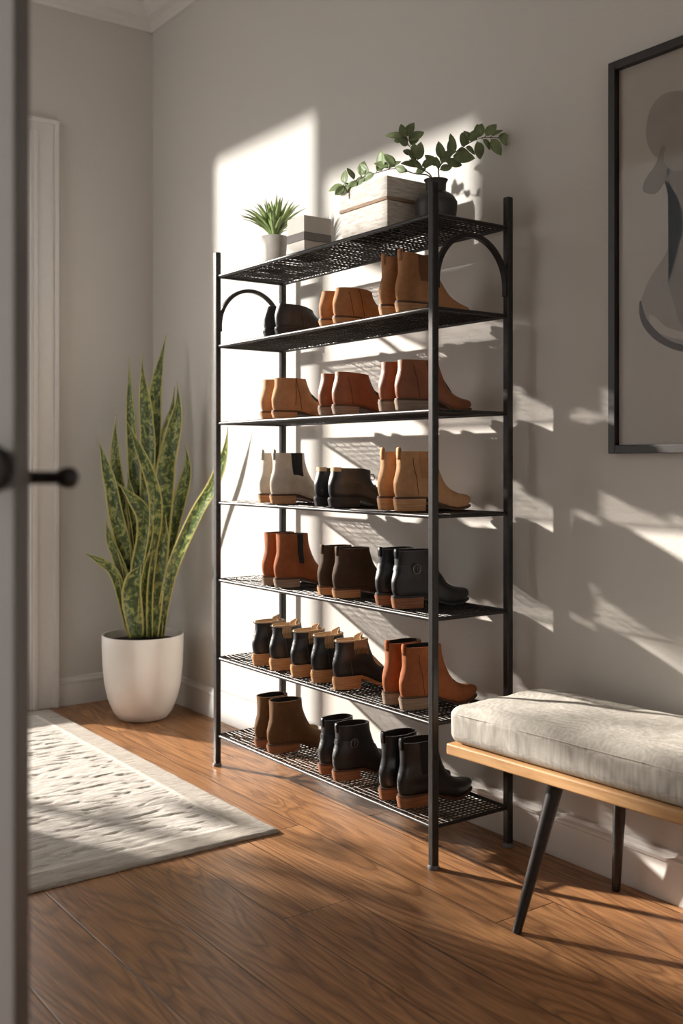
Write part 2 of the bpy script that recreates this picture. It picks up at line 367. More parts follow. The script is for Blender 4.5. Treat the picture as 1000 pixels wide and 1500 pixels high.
# baseboards
bp = [(0, 0), (.016, 0), (.016, .095), (.019, .098), (.019, .106), (.012, .112), (.010, .122), (0, .125)]
bm = bmesh.new(); prism(bm, [(-a, b) for a, b in bp], 'y', YB, YF); struct(obj('baseboard_right', bm, M['trim'], smooth=False, bevel=.0012))
bm = bmesh.new(); prism(bm, [(YF-a, b) for a, b in bp], 'x', CE, 0); struct(obj('baseboard_far', bm, M['trim'], smooth=False, bevel=.0012))
bm = bmesh.new(); prism(bm, [(XL+a, b) for a, b in bp], 'y', DY1+.08, YF); struct(obj('baseboard_left', bm, M['trim'], smooth=False, bevel=.0012))
# open door leaf in the foreground, hinged on the left wall
DW = .81; e0 = CAM + RT*(-.277) + FW*.915; e0.z = 0
r = struct(empty('door_1', e0, -YAW), 'half open grey door in the near foreground')
bm = bmesh.new(); box(bm, -DW, 0, -.021, .021, .01, 2.42); obj('door_leaf', bm, M['door'], r, smooth=False, bevel=.003)
def cyl_y(bm, x, z, y0, y1, prof, n=32):
    # prof: (t, radius) along y
    pts = [Vector((x, y0+(y1-y0)*t, z)) for t, _ in prof]; tube(bm, pts, [q for _, q in prof], n)
bm = bmesh.new(); cyl_y(bm, -.018, 1.061, -.021, -.062, [(0, .0175), (.12, .0175), (.15, .010), (.4, .010), (.55, .020), (.75, .024), (.92, .019), (1, .006)]); obj('door_knob', bm, M['dark_metal'], r, sharp=35)
bm = bmesh.new(); cyl_y(bm, -.020, 1.052, .021, .06, [(0, .018), (.2, .018), (.25, .009), (1, .009)])
tube(bm, [(-.020, .055, 1.052), (-.005, .058, 1.052), (.014, .058, 1.052), (.018, .058, 1.052), (.024, .058, 1.052), (.030, .058, 1.052), (.033, .058, 1.052)], [.007, .006, .006, .009, .0105, .009, .004], 20)
obj('door_handle', bm, M['dark_metal'], r, sharp=50)

# ------------------------------------------------------------------ rack
RX0, RX1, RY0, RY1, RH = -.335, -.062, 2.083, 3.233, 1.8
SZ = [1.715, 1.470, 1.200, .922, .652, .378, .107]
rack = tag(empty('shoe_rack', ((RX0+RX1)/2, (RY0+RY1)/2, 0)), 'tall black metal shoe rack with seven wire shelves against the wall', 'shoe rack')
ox, oy = rack.location.x, rack.location.y
hx, hy = (RX1-RX0)/2, (RY1-RY0)/2
for sx in (-1, 1):
    for sy in (-1, 1):
        q = .0105
        bm = bmesh.new(); box(bm, sx*hx-q, sx*hx+q, sy*hy-q, sy*hy+q, .008, RH); p = obj('post', bm, M['iron'], rack, smooth=True, bevel=.004)
        bm = bmesh.new(); lathe(bm, [(0, 0), (.0155, 0), (.016, .005), (.013, .011), (0, .011)], (sx*hx, sy*hy, 0), 24); obj('foot_cap', bm, M['foot'], p, sharp=40)
for sy in (-1, 1):
    bm = bmesh.new(); N = 28; R = hx-.010; w = .0075; zc = 1.545; rg = []
    path = [(-R, zc-.022)]+[(-R*math.cos(PI*k/N), zc+.132*math.sin(PI*k/N)) for k in range(N+1)]+[(R, zc-.022)]
    for i, (x, z) in enumerate(path):
        a = Vector(path[max(0, i-1)]); b = Vector(path[min(len(path)-1, i+1)]); T = (b-a).normalized(); nn = Vector((-T.y, T.x))
        rg.append([bm.verts.new((x+nn.x*s*.0065, sy*hy+t*w, z+nn.y*s*.0065)) for s, t in ((-1,-1), (1,-1), (1,1), (-1,1))])
    for A, B in zip(rg, rg[1:]):
        for k in range(4): bm.faces.new((A[k], A[(k+1)%4], B[(k+1)%4], B[k]))
    bm.faces.new(rg[0]); bm.faces.new(rg[-1]); obj('arch_brace', bm, M['iron'], rack, bevel=.0015)
for si, z in enumerate(SZ):
    bm = bmesh.new(); r_ = .0055
    def sag(y, x=0): return 0.0
    for sx in (-1, 1): tube(bm, [(sx*(hx-.001), -hy, z), (sx*(hx-.001), hy, z)], r_, 10)
    for sy in (-1, 1): tube(bm, [(-hx, sy*(hy-.001), z), (hx, sy*(hy-.001), z)], r_, 10)
    fr_ = obj('shelf_frame', bm, M['iron'], rack, sharp=60)
    bm = bmesh.new(); rnd = random.Random(si)
    for k in range(1, 72):
        y = -hy + 2*hy*k/72 + rnd.uniform(-.002, .002); j = [rnd.uniform(-.0022, .0022) for _ in range(7)]
        tube(bm, [(-hx+2*hx*i/6, y+j[i], z+.002+rnd.uniform(-.0008, .0008)) for i in range(7)], .0019, 5, False)
    for k in range(1, 16):
        x = -hx + 2*hx*k/16 + rnd.uniform(-.002, .002)
        tube(bm, [(x+rnd.uniform(-.002, .002), -hy+2*hy*i/26, z+.0035+rnd.uniform(-.0008, .0008)) for i in range(27)], .0019, 5, False)
    obj('wire_mesh', bm, M['wire'], fr_)
ST = .0093  # top of the wires above the rail centre

# ------------------------------------------------------------------ footwear
class Last:
    """ankle boot surface: stacked slices, heel at x=0, toe at x=L"""
    def __init__(s, L=.262, H=.11, hh=.03, hl=.30, t=.005, ws=.034, toe='round', top=None, fx=.47, side=1, width=1.0):
        s.L, s.H, s.hh, s.hl, s.t, s.ws, s.side = L, H, hh, hl, t, ws, side; s.top = top or (lambda f: 0)
        mid = [(0, .955*L), (.006, .985*L), (.014, L), (.024, .985*L), (.032, .93*L), (.039, .85*L), (.046, .76*L), (.056, .68*L), (.070, .60*L), (.090, (fx+.065)*L), (.115, (fx+.025)*L), (.2, fx*L)]
        low = [(0, .965*L), (.005, .985*L), (.012, L), (.020, .985*L), (.027, .93*L), (.033, .85*L), (.039, .775*L), (.048, .70*L), (.062, .63*L), (.082, (fx+.095)*L), (.110, (fx+.04)*L), (.2, fx*L)]
        s.fp = low if toe in ('point', 'slim') else mid
        _ = [(0, .955*L), (.007, .985*L), (.016, L), (.027, .985*L), (.036, .94*L), (.044, .86*L), (.051, .77*L), (.060, .68*L), (.074, .59*L), (.092, (fx+.055)*L), (.115, (fx+.02)*L), (.2, fx*L)]
        s.bp = [(0, .007), (.018, .001), (.035, .0), (.06, .006), (.085, .0125), (.12, .013), (.16, .009), (.2, .006)]
        tw = {'round': (.036, .029), 'almond': (.034, .025), 'slim': (.033, .022), 'point': (.030, .014)}[toe]
        s.wp = [(0, .029), (.15, .032), (.42, .029), (.68, .040), (.86, tw[0]), (1, tw[1])]; s.width = width
    def lift(s, x):
        f = x/s.L; a = 1-sstep(f, s.hl, .66); return s.t + (s.hh-s.t)*a + .007*sstep(f, .78, 1.0)
    def half(s, x, z, inset=0):
        w0 = interp(s.wp, x/s.L)*s.width; k = sstep(z, .02, .085)
        w = w0*(1-k) + (s.ws-.005*math.exp(-((z-.085)/.025)**2))*k
        w *= 1-.10*math.exp(-(z/.006)**2)
        return w
    def cy(s, x): return s.side*.007*math.sin(PI*min(1, max(0, (x/s.L-.25)/.9)))
    def pt(s, phi, z, inset=0):
        xf = interp(s.fp, z)-inset; xb = interp(s.bp, z)+inset; x = xb+(xf-xb)*(1-math.cos(phi))/2
        sn = math.sin(phi); y = (s.half(x, z)-inset)*(abs(sn)**.78)*(1 if sn >= 0 else -1)
        return s.place(x, y, z)
    def place(s, x, y, z):
        f = x/s.L; k = sstep(z, .055, .11); u = z/s.H
        return Vector((x, y+s.cy(x), z + s.lift(x)*(1-k)+s.hh*k + s.top(f)*max(0, u)**3))
    def side_pt(s, x, z, sg, off=.001):
        xf = interp(s.fp, z); xb = interp(s.bp, z); c = max(-1, min(1, 1-2*(x-xb)/(xf-xb))); sn = math.sqrt(max(0, 1-c*c))
        return s.place(x, sg*(s.half(x, z)*sn**.78+off), z)
    def upper(s, mat, lin_, parent):
        bm = bmesh.new(); NP = 52; zs = [0, .003, .007, .012, .018, .024, .030, .035, .039, .043, .047, .051, .056, .062, .07]
        z = .08
        while z < s.H-.004: zs.append(z); z += .01
        zs = [q for q in zs if q < s.H-.003]+[s.H-.002, s.H]
        rings = [[bm.verts.new(s.pt(2*PI*k/NP, z)) for k in range(NP)] for z in zs]
        inner = [[bm.verts.new(s.pt(2*PI*k/NP, z, i)) for k in range(NP)] for z, i in ((s.H, .0030), (s.H-.008, .0034), (s.H-.03, .0036), (max(.02, s.H-.065), .004))]
        for A, B in zip(rings, rings[1:]):
            for k in range(NP): bm.faces.new((A[k], A[(k+1)%NP], B[(k+1)%NP], B[k]))
        al = [rings[-1]]+inner
        for i, (A, B) in enumerate(zip(al, al[1:])):
            for k in range(NP):
                f = bm.faces.new((A[k], A[(k+1)%NP], B[(k+1)%NP], B[k])); f.material_index = 1 if i else 0
        f = bm.faces.new(inner[-1]); f.material_index = 1; bm.faces.new(rings[0])
        return obj('upper', bm, [mat, lin_], parent, sharp=55)
    def outline(s, n=44, grow=.002):
        pts = []
        for k in range(n):
            phi = 2*PI*k/n; xb, xf = .002-grow, s.L*.995+grow; x = xb+(xf-xb)*(1-math.cos(phi))/2; sn = math.sin(phi)
            xx_ = max(0, min(s.L, x)); pts.append((x, (interp(s.wp, xx_/s.L)*s.width*.98+grow)*(abs(sn)**.74)*(1 if sn >= 0 else -1)+s.cy(xx_)))
        return pts
    def sole(s, mat, parent):
        bm = bmesh.new(); P = s.outline(); c = Vector((s.L*.5, 0))
        def ring(dz, g): return [bm.verts.new((x, y*g, s.lift(max(0, min(s.L, x)))+dz)) for x, y in P]
        rr = [ring(.0015, .97), ring(.0010, 1.0), ring(-s.t+.0008, 1.0), ring(-s.t, .975)]
        for A, B in zip(rr, rr[1:]):
            for k in range(len(P)): bm.faces.new((A[k], A[(k+1)%len(P)], B[(k+1)%len(P)], B[k]))
        bm.faces.new(rr[0]); bm.faces.new(rr[-1]); return obj('sole', bm, mat, parent, sharp=50)
    def heel(s, mat, parent, taper=.96):
        bm = bmesh.new(); xe = s.L*(s.hl+.02); P = []; n = 22
        for k in range(n+1):
            phi = -PI/2*1.0+PI*k/n; P.append(phi)
        def ring(z, g, fw):
            out = []
            N = 20; xs = [(-.0022*g+.001)+(xe-fw)*(1-math.cos(PI/2*k/N)) for k in range(N+1)]
            L_ = []; R_ = []
            for x in xs:
                tt = min(1, x/(s.L)); xx_ = max(0, x); c = max(-1, min(1, 1-2*(x+.002)/(s.L+.004))); sn = math.sqrt(max(0, 1-c*c))
                h = (interp(s.wp, xx_/s.L)*s.width*.98+.002)*sn**.74*g; L_.append((x+(1-g)*.15, h+s.cy(xx_), z)); R_.append((x+(1-g)*.15, -h+s.cy(xx_), z))
            return [bm.verts.new(p) for p in L_+R_[::-1][:-1]]
        top = s.hh-s.t+.0005
        rr = [ring(top, 1.0, 0), ring(top*.5, (1+taper)/2, .003), ring(.0012, taper, .006), ring(0, taper*.98, .007)]
        m = len(rr[0])
        for A, B in zip(rr, rr[1:]):
            for k in range(m): bm.faces.new((A[k], A[(k+1)%m], B[(k+1)%m], B[k]))
        bm.faces.new(rr[0]); bm.faces.new(rr[-1]); return obj('heel', bm, mat, parent, sharp=40)
    def patch(s, name, mat, parent, xa, xb_, z0, z1, off=.0014, sides=(-1, 1), nx=8, nz=12):
        """surface patch: xa(z), xb_(z) functions"""
        for sg in sides:
            bm = bmesh.new()
            g = [[bm.verts.new(s.side_pt(xa(z)+(xb_(z)-xa(z))*i/nx, z, sg, -.001 if i in (0, nx) or j == 0 else off)) for i in range(nx+1)] for j in range(nz+1) for z in [z0+(z1-z0)*j/nz]]
            for j in range(nz):
                for i in range(nx): bm.faces.new((g[j][i], g[j][i+1], g[j+1][i+1], g[j+1][i]))
            o = obj(name, bm, mat, parent)
        return o
    def band(s, name, mat, parent, z, h, off=.0018, tilt=0.0, rng=(0, 2*PI)):
        bm = bmesh.new(); NP = 56; full = rng[1]-rng[0] > 6.2; cols = []
        for k in range(NP if full else NP+1):
            phi = rng[0]+(rng[1]-rng[0])*k/NP; tz = z + tilt*(1-math.cos(phi))/2
            cols.append([bm.verts.new(s.pt(phi, tz+dz, -o)) for dz, o in ((-h/2, -.001), (-h/2, off), (h/2, off), (h/2, -.001))])
        for a in range(len(cols) if full else len(cols)-1):
            A, B = cols[a], cols[(a+1) % len(cols)]
            for i in range(3): bm.faces.new((A[i], A[i+1], B[i+1], B[i]))
        return obj(name, bm, mat, parent, sharp=50)
    def tab(s, mat, parent, h=.014, w=.007):
        bm = bmesh.new(); p = s.pt(0, s.H); x = p.x; z = p.z; y = p.y
        pr = [(x-.0012, z-.022), (x-.003, z-.004), (x-.002, z+h*.7), (x+.0015, z+h), (x+.005, z+h*.6), (x+.0055, z-.012)]
        A = [bm.verts.new((a, y-w, b)) for a, b in pr]; B = [bm.verts.new((a, y+w, b)) for a, b in pr]
        for i in range(len(pr)-1): bm.faces.new((A[i], A[i+1], B[i+1], B[i]))
        o = obj('pull_tab', bm, mat, parent); m = o.modifiers.new('thick', 'SOLIDIFY'); m.thickness = .0016; return o
    def seam(s, mat, parent, xf_, z0, z1, sides=(-1, 1), r=.0007, name='seam'):
        for sg in sides:
            bm = bmesh.new(); tube(bm, [s.side_pt(xf_(z0+(z1-z0)*i/14), z0+(z1-z0)*i/14, sg, .0004) for i in range(15)], r, 5)
            obj(name, bm, mat, parent)

def make_boot(st, side):
    """one boot in style st (dict), at the origin"""
    k = dict(L=st.get('L', .262), H=st['h']-st['hh'], hh=st['hh'], hl=st.get('hl', .30), ws=st.get('ws', .034), toe=st.get('toe', 'round'), top=st.get('top'), fx=st.get('fx', .47), side=side, t=st.get('t', .005), width=st.get('w', 1.0))
    s = Last(**k); r = empty(st.get('name', 'ankle_boot'), (0, 0, 0)); L, H = s.L, s.H; m = M[st['mat']]
    lining = M[st.get('lining', 'lining_dark')]
    up = s.upper(m, lining, r); s.sole(M[st.get('sole', 'sole_brown')], r); s.heel(M[st['heel']], r)
    f = st.get('feat', ())
    if 'elastic' in f:
        a, b = st.get('ex', (.17, .36)); z0 = H*st.get('ez', .42)
        s.patch('elastic_panel', M[st['elastic']], r, lambda z: L*(a+.05*(1-(z-z0)/(H-z0))), lambda z: L*(b+.02*(1-(z-z0)/(H-z0))), z0, H)
    if 'tab' in f: s.tab(m, r, st.get('tabh', .012))
    sm_ = M['stitch_grey' if st['mat'] in ('black', 'black2', 'gloss') else 'stitch_brown']
    if 'seam' in f: s.seam(sm_, up, lambda z: L*(.30+.10*(1-z/H)), .004, H, r=.0009)
    if 'counter' in f: s.seam(sm_, up, lambda z: L*(.24-.10*z/H), .004, H*.85, r=.0009)
    if 'zip' in f:
        s.patch('zipper', M['sole_black' if st['mat'] in ('black', 'black2', 'gloss') else 'sole_brown'], r, lambda z: L*.285, lambda z: L*.31, H*.12, H, .0008, (side,), 2)
    if 'strap' in f:
        zz = H*.62; s.band('ankle_strap', m, r, zz, .013, .0022, -.012)
        for sg in (-1, 1):
            bm = bmesh.new(); c = s.side_pt(L*.22, zz-.003, sg, .004)
            tube(bm, [c+Vector((.013*math.cos(a), 0, .013*math.sin(a))) for a in [2*PI*i/20 for i in range(20)]], .0019, 6, closed=True)
            tube(bm, [c+Vector((0, 0, -.013)), c+Vector((.001, sg*.001, .013))], .0015, 6)
            obj('buckle', bm, M['buckle'], r)
    if 'laces' in f:
        bm = bmesh.new()
        for i in range(5):
            z = H*.52+i*H*.10; x = interp(s.fp, z)-.013
            a = s.side_pt(x, z, -1, .001); b = s.side_pt(x-.003, z+.005, 1, .001); mid = s.pt(PI, z+.004, -.003)
            tube(bm, [a, (a+mid)/2+Vector((.003, 0, .002)), mid, (b+mid)/2+Vector((.003, 0, .002)), b], .0014, 6)
        p = s.pt(PI, H*.9, -.003)
        for sg in (-1, 1):
            tube(bm, [p+Vector((0, sg*.012*math.sin(q)*1.0, .006*math.sin(2*q)))+Vector((.006*math.sin(q), sg*.006*q/3, -.004*q)) for q in [PI*i/8 for i in range(9)]], .0013, 6)
        obj('laces', bm, M['lace'], r)
        s.band('collar_patch', M['lining_tan'], r, H-.004, .013, .0012, 0, (-.75, .75))
    if 'cuff' in f:       # turned-over beige cuff, frayed at the hem
        x0, x1 = st.get('cx', (.24, .48))
        s.patch('textile_flap', M['fringe'], r, lambda z: L*x0, lambda z: L*(x1-.02), H-.028, H+.001, .0026, (-1, 1), 14, 5)
        q = random.Random(3+side)
        for sg in (-1, 1):
            bm = bmesh.new()
            for i in range(16):
                x = L*(x0+.01+(x1-x0-.04)*i/15); a = s.side_pt(x, H-.024, sg, .0028); b = s.side_pt(x, H-.036-q.uniform(0, .006), sg, .0036)
                tube(bm, [a, (a+b)/2+Vector((q.uniform(-.001, .001), 0, 0)), b], .0010, 5)
            obj('fringe', bm, M['fringe'], r)
        # lining tongue standing up out of the collar
        bm = bmesh.new(); g = []
        for i in range(9):
            u = -1+2*i/8; col = []
            for j in range(6):
                v_ = j/5; x = L*(.40+.05*v_)-.018*u*u; y = u*.021*(1-.25*v_); z = s.hh+H-.012+.030*v_*(1-.35*u*u)+s.top(.4); col.append(bm.verts.new((x+.006*math.sin(v_*3), y, z)))
            g.append(col)
        for A, B in zip(g, g[1:]):
            for j in range(5): bm.faces.new((A[j], A[j+1], B[j+1], B[j]))
        o = obj('lining_tongue', bm, M['lining_tan'], r); mm = o.modifiers.new('thick', 'SOLIDIFY'); mm.thickness = .0022
        s.band('collar_trim', M['lining_tan'], r, H-.001, .005, .0016)
        bm = bmesh.new(); c = s.pt(0, H-.004, -.003)
        tube(bm, [c+Vector((-.002-.004*math.sin(a), .006*math.cos(a), .006*math.sin(a*2)*.5+.003)) for a in [2*PI*i/14 for i in range(14)]], .0012, 5, closed=True)
        obj('heel_loop', bm, M['black2'], r)
    return r

dip = lambda d: (lambda f: -d*math.exp(-((f-.24)/.09)**2))
slope = lambda a: (lambda f: -a*f/.45)
PAIRS = [
 # (shelf index, px of the left edge of the left boot, px of left edge of right boot, style, label core)
 (1, 387, 404, dict(h=.100, hh=.022, mat='black2', heel='sole_black', sole='sole_black', L=.235, fx=.50, feat=('seam',), top=slope(.006)), 'low black leather ankle boot on the highest boot shelf'),
 (1, 470, 487, dict(h=.108, hh=.022, mat='tan', heel='heel_tan', sole='sole_brown', L=.235, fx=.50, feat=('seam', 'counter')), 'low tan suede ankle boot on the highest boot shelf'),
 (1, 555, 579, dict(h=.165, hh=.030, mat='tan', heel='heel_tan', L=.275, toe='point', feat=('elastic', 'tab'), elastic='elastic_tan', fx=.44, top=dip(.006)), 'tall tan suede boot with pointed toe on the highest boot shelf'),
 (2, 383, 399, dict(h=.130, hh=.024, mat='camel', heel='heel_tan', L=.24, feat=('seam', 'zip')), 'camel suede zip ankle boot left of the low rust boots'),
 (2, 467, 487, dict(h=.128, hh=.028, mat='rust', heel='heel_grey', L=.24, feat=('counter',), top=slope(.006)), 'low rust leather boot between camel boots and taller rust boots'),
 (2, 556, 577, dict(h=.140, hh=.032, mat='rust', heel='heel_grey', L=.272, toe='slim', hl=.42, feat=('seam', 'counter')), 'long-toed rust leather ankle boot directly above the tall camel boots'),
 (3, 379, 397, dict(h=.165, hh=.030, mat='cream', heel='heel_tan', L=.25, feat=('elastic', 'tab'), elastic='elastic_black', ex=(.22, .42), ez=.45), 'cream leather chelsea boot with black elastic panel'),
 (3, 460, 482, dict(name='lace_up_shoe', h=.118, hh=.028, mat='black', heel='sole_black', sole='sole_black', L=.245, hl=.36, lining='lining_tan', feat=('laces',), fx=.53, top=slope(.002)), 'black leather lace-up shoe with tan collar lining'),
 (3, 555, 575, dict(h=.165, hh=.038, mat='camel', heel='heel_tan', L=.272, toe='round', feat=('elastic', 'tab', 'counter'), elastic='tan', ex=(.20, .40), ez=.4), 'tall camel suede boot with block heel, beside black lace-up shoes'),
 (4, 384, 403, dict(h=.172, hh=.030, mat='orange', heel='heel_grey', L=.25, feat=('elastic',), elastic='elastic_black', ex=(.25, .36), ez=.3), 'orange brown chelsea boot with black elastic strip'),
 (4, 465, 488, dict(h=.148, hh=.028, mat='brown', heel='heel_tan', L=.25, feat=('counter', 'seam', 'tab'), tabh=.006), 'dark brown suede boot with tan sole, beside orange chelsea boots'),
 (4, 550, 573, dict(h=.160, hh=.034, mat='black', heel='heel_brown', sole='sole_black', L=.275, toe='almond', feat=('strap', 'tab', 'zip'), tabh=.006), 'black leather boot with ankle strap and brown heel'),
 (5, 559, 585, dict(h=.172, hh=.036, mat='orange', heel='heel_grey', L=.275, toe='almond', feat=('tab', 'counter'), tabh=.008), 'orange brown boot with greyish heel, beside the frayed-cuff boots'),
 (6, 373, 393, dict(h=.168, hh=.028, mat='umber', heel='heel_brown', L=.255, hl=.40, feat=('counter',), ws=.037), 'dark brown suede boot at left end of bottom shelf'),
 (6, 466, 488, dict(h=.165, hh=.032, mat='black', heel='heel_brown', sole='sole_brown', L=.252, feat=('strap', 'tab'), tabh=.006), 'black leather boot with round buckle on the bottom shelf'),
 (6, 554, 582, dict(h=.180, hh=.034, mat='gloss', heel='heel_brown', sole='sole_brown', L=.272, toe='almond', feat=('elastic', 'tab'), elastic='elastic_black', ex=(.17, .40), ez=.35), 'glossy black chelsea boot on the bottom shelf near bench'),
]
SINGLES = [(5, 372, 'leftmost of the five'), (5, 396, 'second from the left of the five'), (5, 428, 'third from the left of the five'), (5, 456, 'fourth from the left of the five'), (5, 489, 'rightmost and nearest of the five')]
HX = RX0+.006
def put_boot(r, px, si, rz=0.0, hw=.026):
    y = y_at(px, HX+.02)-hw; r.location = (HX, y, SZ[si]+ST-.0015); r.rotation_euler = (0, 0, rz); return y
rb = random.Random(5)
for si, pa, pb, st, lab in PAIRS:
    hw = .027
    a = make_boot(st, 1); b = make_boot(st, -1)
    ya, yb = y_at(pa, HX+.02)-hw, y_at(pb, HX+.02)-hw
    need = .078*st.get('w', 1.0)
    if ya-yb < need: m_ = (need-(ya-yb)); ya += m_*.6; yb -= m_*.4
    for r, y, px, word in ((a, ya, pa, 'left'), (b, yb, pb, 'right')):
        r.location = (HX+(.004 if word == 'left' else 0), y, SZ[si]+ST-.0015); r.rotation_euler = (0, 0, math.radians(rb.uniform(-1.2, 1.2)))
        tag(r, lab+', '+word+' of the pair', 'shoe' if st.get('name') else 'boot', 'paired boots on the rack')
sty = [dict(name='ankle_boot', h=.145, hh=.038, mat='black', heel='heel_tan', sole='heel_tan', L=.235, t=.008, hl=.34, lining='lining_tan', feat=('cuff', 'counter'), cx=c_, w=.86, ws=.031) for c_ in ((.20, .42), (.14, .30), (.24, .5))]
prev = None
for i, (si, px, lab) in enumerate(SINGLES):
    r = make_boot(sty[(2, 1, 0, 1, 2)[i]], 1 if i % 2 else -1)
    y = y_at(px, HX+.02)-.024
    if prev is not None: y = min(y, prev-.071)
    prev = y
    r.location = (HX+(0, .003, 0, .004, 0)[i], y, SZ[si]+ST-.0015); r.rotation_euler = (0, 0, math.radians((1, -1, 0, 1, 0)[i]))
    tag(r, 'black tan-heeled boot with beige frayed cuff, '+lab, 'boot', 'black boots with frayed cuffs')

# ------------------------------------------------------------------ decor on the top shelf
TZ = SZ[0]+.0072
def blades(bm, cx_, cy_, z, n, L0, L1, w, rnd, spread=1.0, mi=0):
    for i in range(n):
        a = rnd.uniform(0, 2*PI); le = rnd.uniform(L0, L1); lean = rnd.uniform(.15, 1.0)*spread
        d = Vector((math.cos(a), math.sin(a), 0)); sd = Vector((-d.y, d.x, 0)); g = []
        for j in range(7):
            u = j/6; p = Vector((cx_, cy_, z)) + d*(le*lean*.72*(u**1.3)+.006) + Vector((0, 0, le*(u-.38*lean*u*u)))
            ww = w*math.sin(PI*min(1, .12+u*.88))**.8*(1 if u < 1 else .02)
            g.append([bm.verts.new(p-sd*ww), bm.verts.new(p-Vector((0, 0, ww*.35))), bm.verts.new(p+sd*ww)])
        for A, B in zip(g, g[1:]):
            for k in range(2): bm.faces.new((A[k], A[k+1], B[k+1], B[k]))
p = Vector((-.215, y_at(402, -.215), TZ))
r = tag(empty('potted_plant', p), 'small spiky green plant in a grey pot on top of the rack', 'plant')
bm = bmesh.new(); lathe(bm, [(0, 0), (.034, 0), (.036, .003), (.044, .108), (.0445, .115), (.042, .116), (.041, .104), (0, .104)], n=40); pt_ = obj('pot', bm, M['pot_grey'], r, sharp=40)
bm = bmesh.new(); lathe(bm, [(.041, .100), (.02, .106), (0, .107)], n=24); obj('soil', bm, M['soil'], r)
bm = bmesh.new(); blades(bm, 0, 0, .103, 120, .09, .17, .0075, random.Random(11), 1.25); o = obj('foliage', bm, M['grass_leaf'], r, recalc=False); o.modifiers.new('thick', 'SOLIDIFY').thickness = .0007
# small grey gift box
r = tag(empty('gift_box', (-.2475, 2.79, TZ)), 'small light grey box with a dark ribbon band on top of the rack', 'box')
bm = bmesh.new(); box(bm, -.05, .05, -.046, .046, 0, .058); obj('box_body', bm, M['box_grey'], r, smooth=False, bevel=.0015)
bm = bmesh.new(); box(bm, -.0525, .0525, -.0485, .0485, .060, .122); obj('lid', bm, M['box_grey'], r, smooth=False, bevel=.0015)
bm = bmesh.new(); box(bm, -.0535, .0535, -.0495, .0495, .044, .070); obj('ribbon', bm, M['ribbon'], r, smooth=False, bevel=.001)
# whitewashed box with lid
r = tag(empty('keepsake_box', (-.245, 2.411, TZ)), 'whitewashed wooden box with a deep lid on top of the rack', 'box')
bm = bmesh.new(); box(bm, -.070, .070, -.108, .108, 0, .080); obj('box_body', bm, M['whitewash'], r, smooth=False, bevel=.002)
bm = bmesh.new(); box(bm, -.073, .073, -.111, .111, .088, .146); obj('lid', bm, M['whitewash'], r, smooth=False, bevel=.002)
bm = bmesh.new(); box(bm, -.0755, .0755, -.1135, .1135, .079, .089); obj('lid_lip', bm, M['box_edge'], r, smooth=False, bevel=.002)
# vase
VP = Vector((-.205, 2.222, TZ))
vz = tag(obj('vase', (lambda b: (lathe(b, [(0, 0), (.050, 0), (.054, .004), (.060, .06), (.060, .070), (.058, .073), (.052, .084), (.040, .094), (.030, .098), (.028, .104), (.029, .124), (.034, .133), (.031, .134), (.025, .122), (.024, .095), (.04, .08), (0, .06)], n=56), b)[1])(bmesh.new()), M['vase'], sharp=50), 'squat dark ceramic vase holding green branches on the rack top', 'vase'); vz.location = VP
def leaf_mesh(bm, base, d, up, le, w, rnd):
    d = d.normalized(); s_ = d.cross(up).normalized(); n_ = s_.cross(d).normalized(); g = []; curl = rnd.uniform(-.15, .35)
    for j in range(8):
        u = j/7; p = base + d*le*u - n_*le*curl*u*u; ww = w*(math.sin(PI*u**.85)**.75 if 0 < u < 1 else .03)
        g.append([bm.verts.new(p-s_*ww+n_*ww*.28), bm.verts.new(p-s_*ww*.5+n_*ww*.10), bm.verts.new(p), bm.verts.new(p+s_*ww*.5+n_*ww*.10), bm.verts.new(p+s_*ww+n_*ww*.28)])
    for A, B in zip(g, g[1:]):
        for k in range(4): bm.faces.new((A[k], A[k+1], B[k+1], B[k]))
def sprig(pts, leaves, label, seed, size=.043):
    """pts: world points of the stem; leaves: (param, px angle deg in view plane, scale)"""
    rnd = random.Random(seed); P = [Vector(q) for q in pts]; o0 = P[0].copy()
    r = tag(empty('leafy_branch', o0), label, 'branch', 'branches in the dark vase')
    # smooth
    sm = []
    for i in range(len(P)-1):
        a = P[max(0, i-1)]; b = P[i]; c_ = P[i+1]; d_ = P[min(len(P)-1, i+2)]
        for k in range(6):
            t_ = k/6; sm.append(.5*((2*b)+(c_-a)*t_+(2*a-5*b+4*c_-d_)*t_*t_+(3*b-a-3*c_+d_)*t_**3)-o0)
    sm.append(P[-1]-o0); n = len(sm)
    bm = bmesh.new(); tube(bm, sm, [.0022-.0015*i/(n-1) for i in range(n)], 7)
    bm2 = bmesh.new()
    for u, ang, sc in leaves:
        b = sm[min(n-1, int(u*(n-1)))]; a = math.radians(ang)
        d = RT*math.cos(a) + Vector((0, 0, 1))*math.sin(a) + FW*rnd.uniform(-.45, .45)
        st_ = b + d.normalized()*.006; tube(bm, [b, st_], .0009, 5)
        up = (-FW + RT*rnd.uniform(-.8, .8) + Vector((0, 0, rnd.uniform(-.2, .9)))); leaf_mesh(bm2, st_, d, up, size*sc, size*.31*sc**.8, rnd)
    obj('stem', bm, M['stem'], r); o = obj('foliage', bm2, M['leaf'], r, recalc=False); o.modifiers.new('thick', 'SOLIDIFY').thickness = .0006
D0 = 2.955
nk = VP+Vector((0, 0, .03)); mouth = VP+Vector((0, 0, .135))
def W(px, py, dd=0): return at_d(px, py, D0+dd)
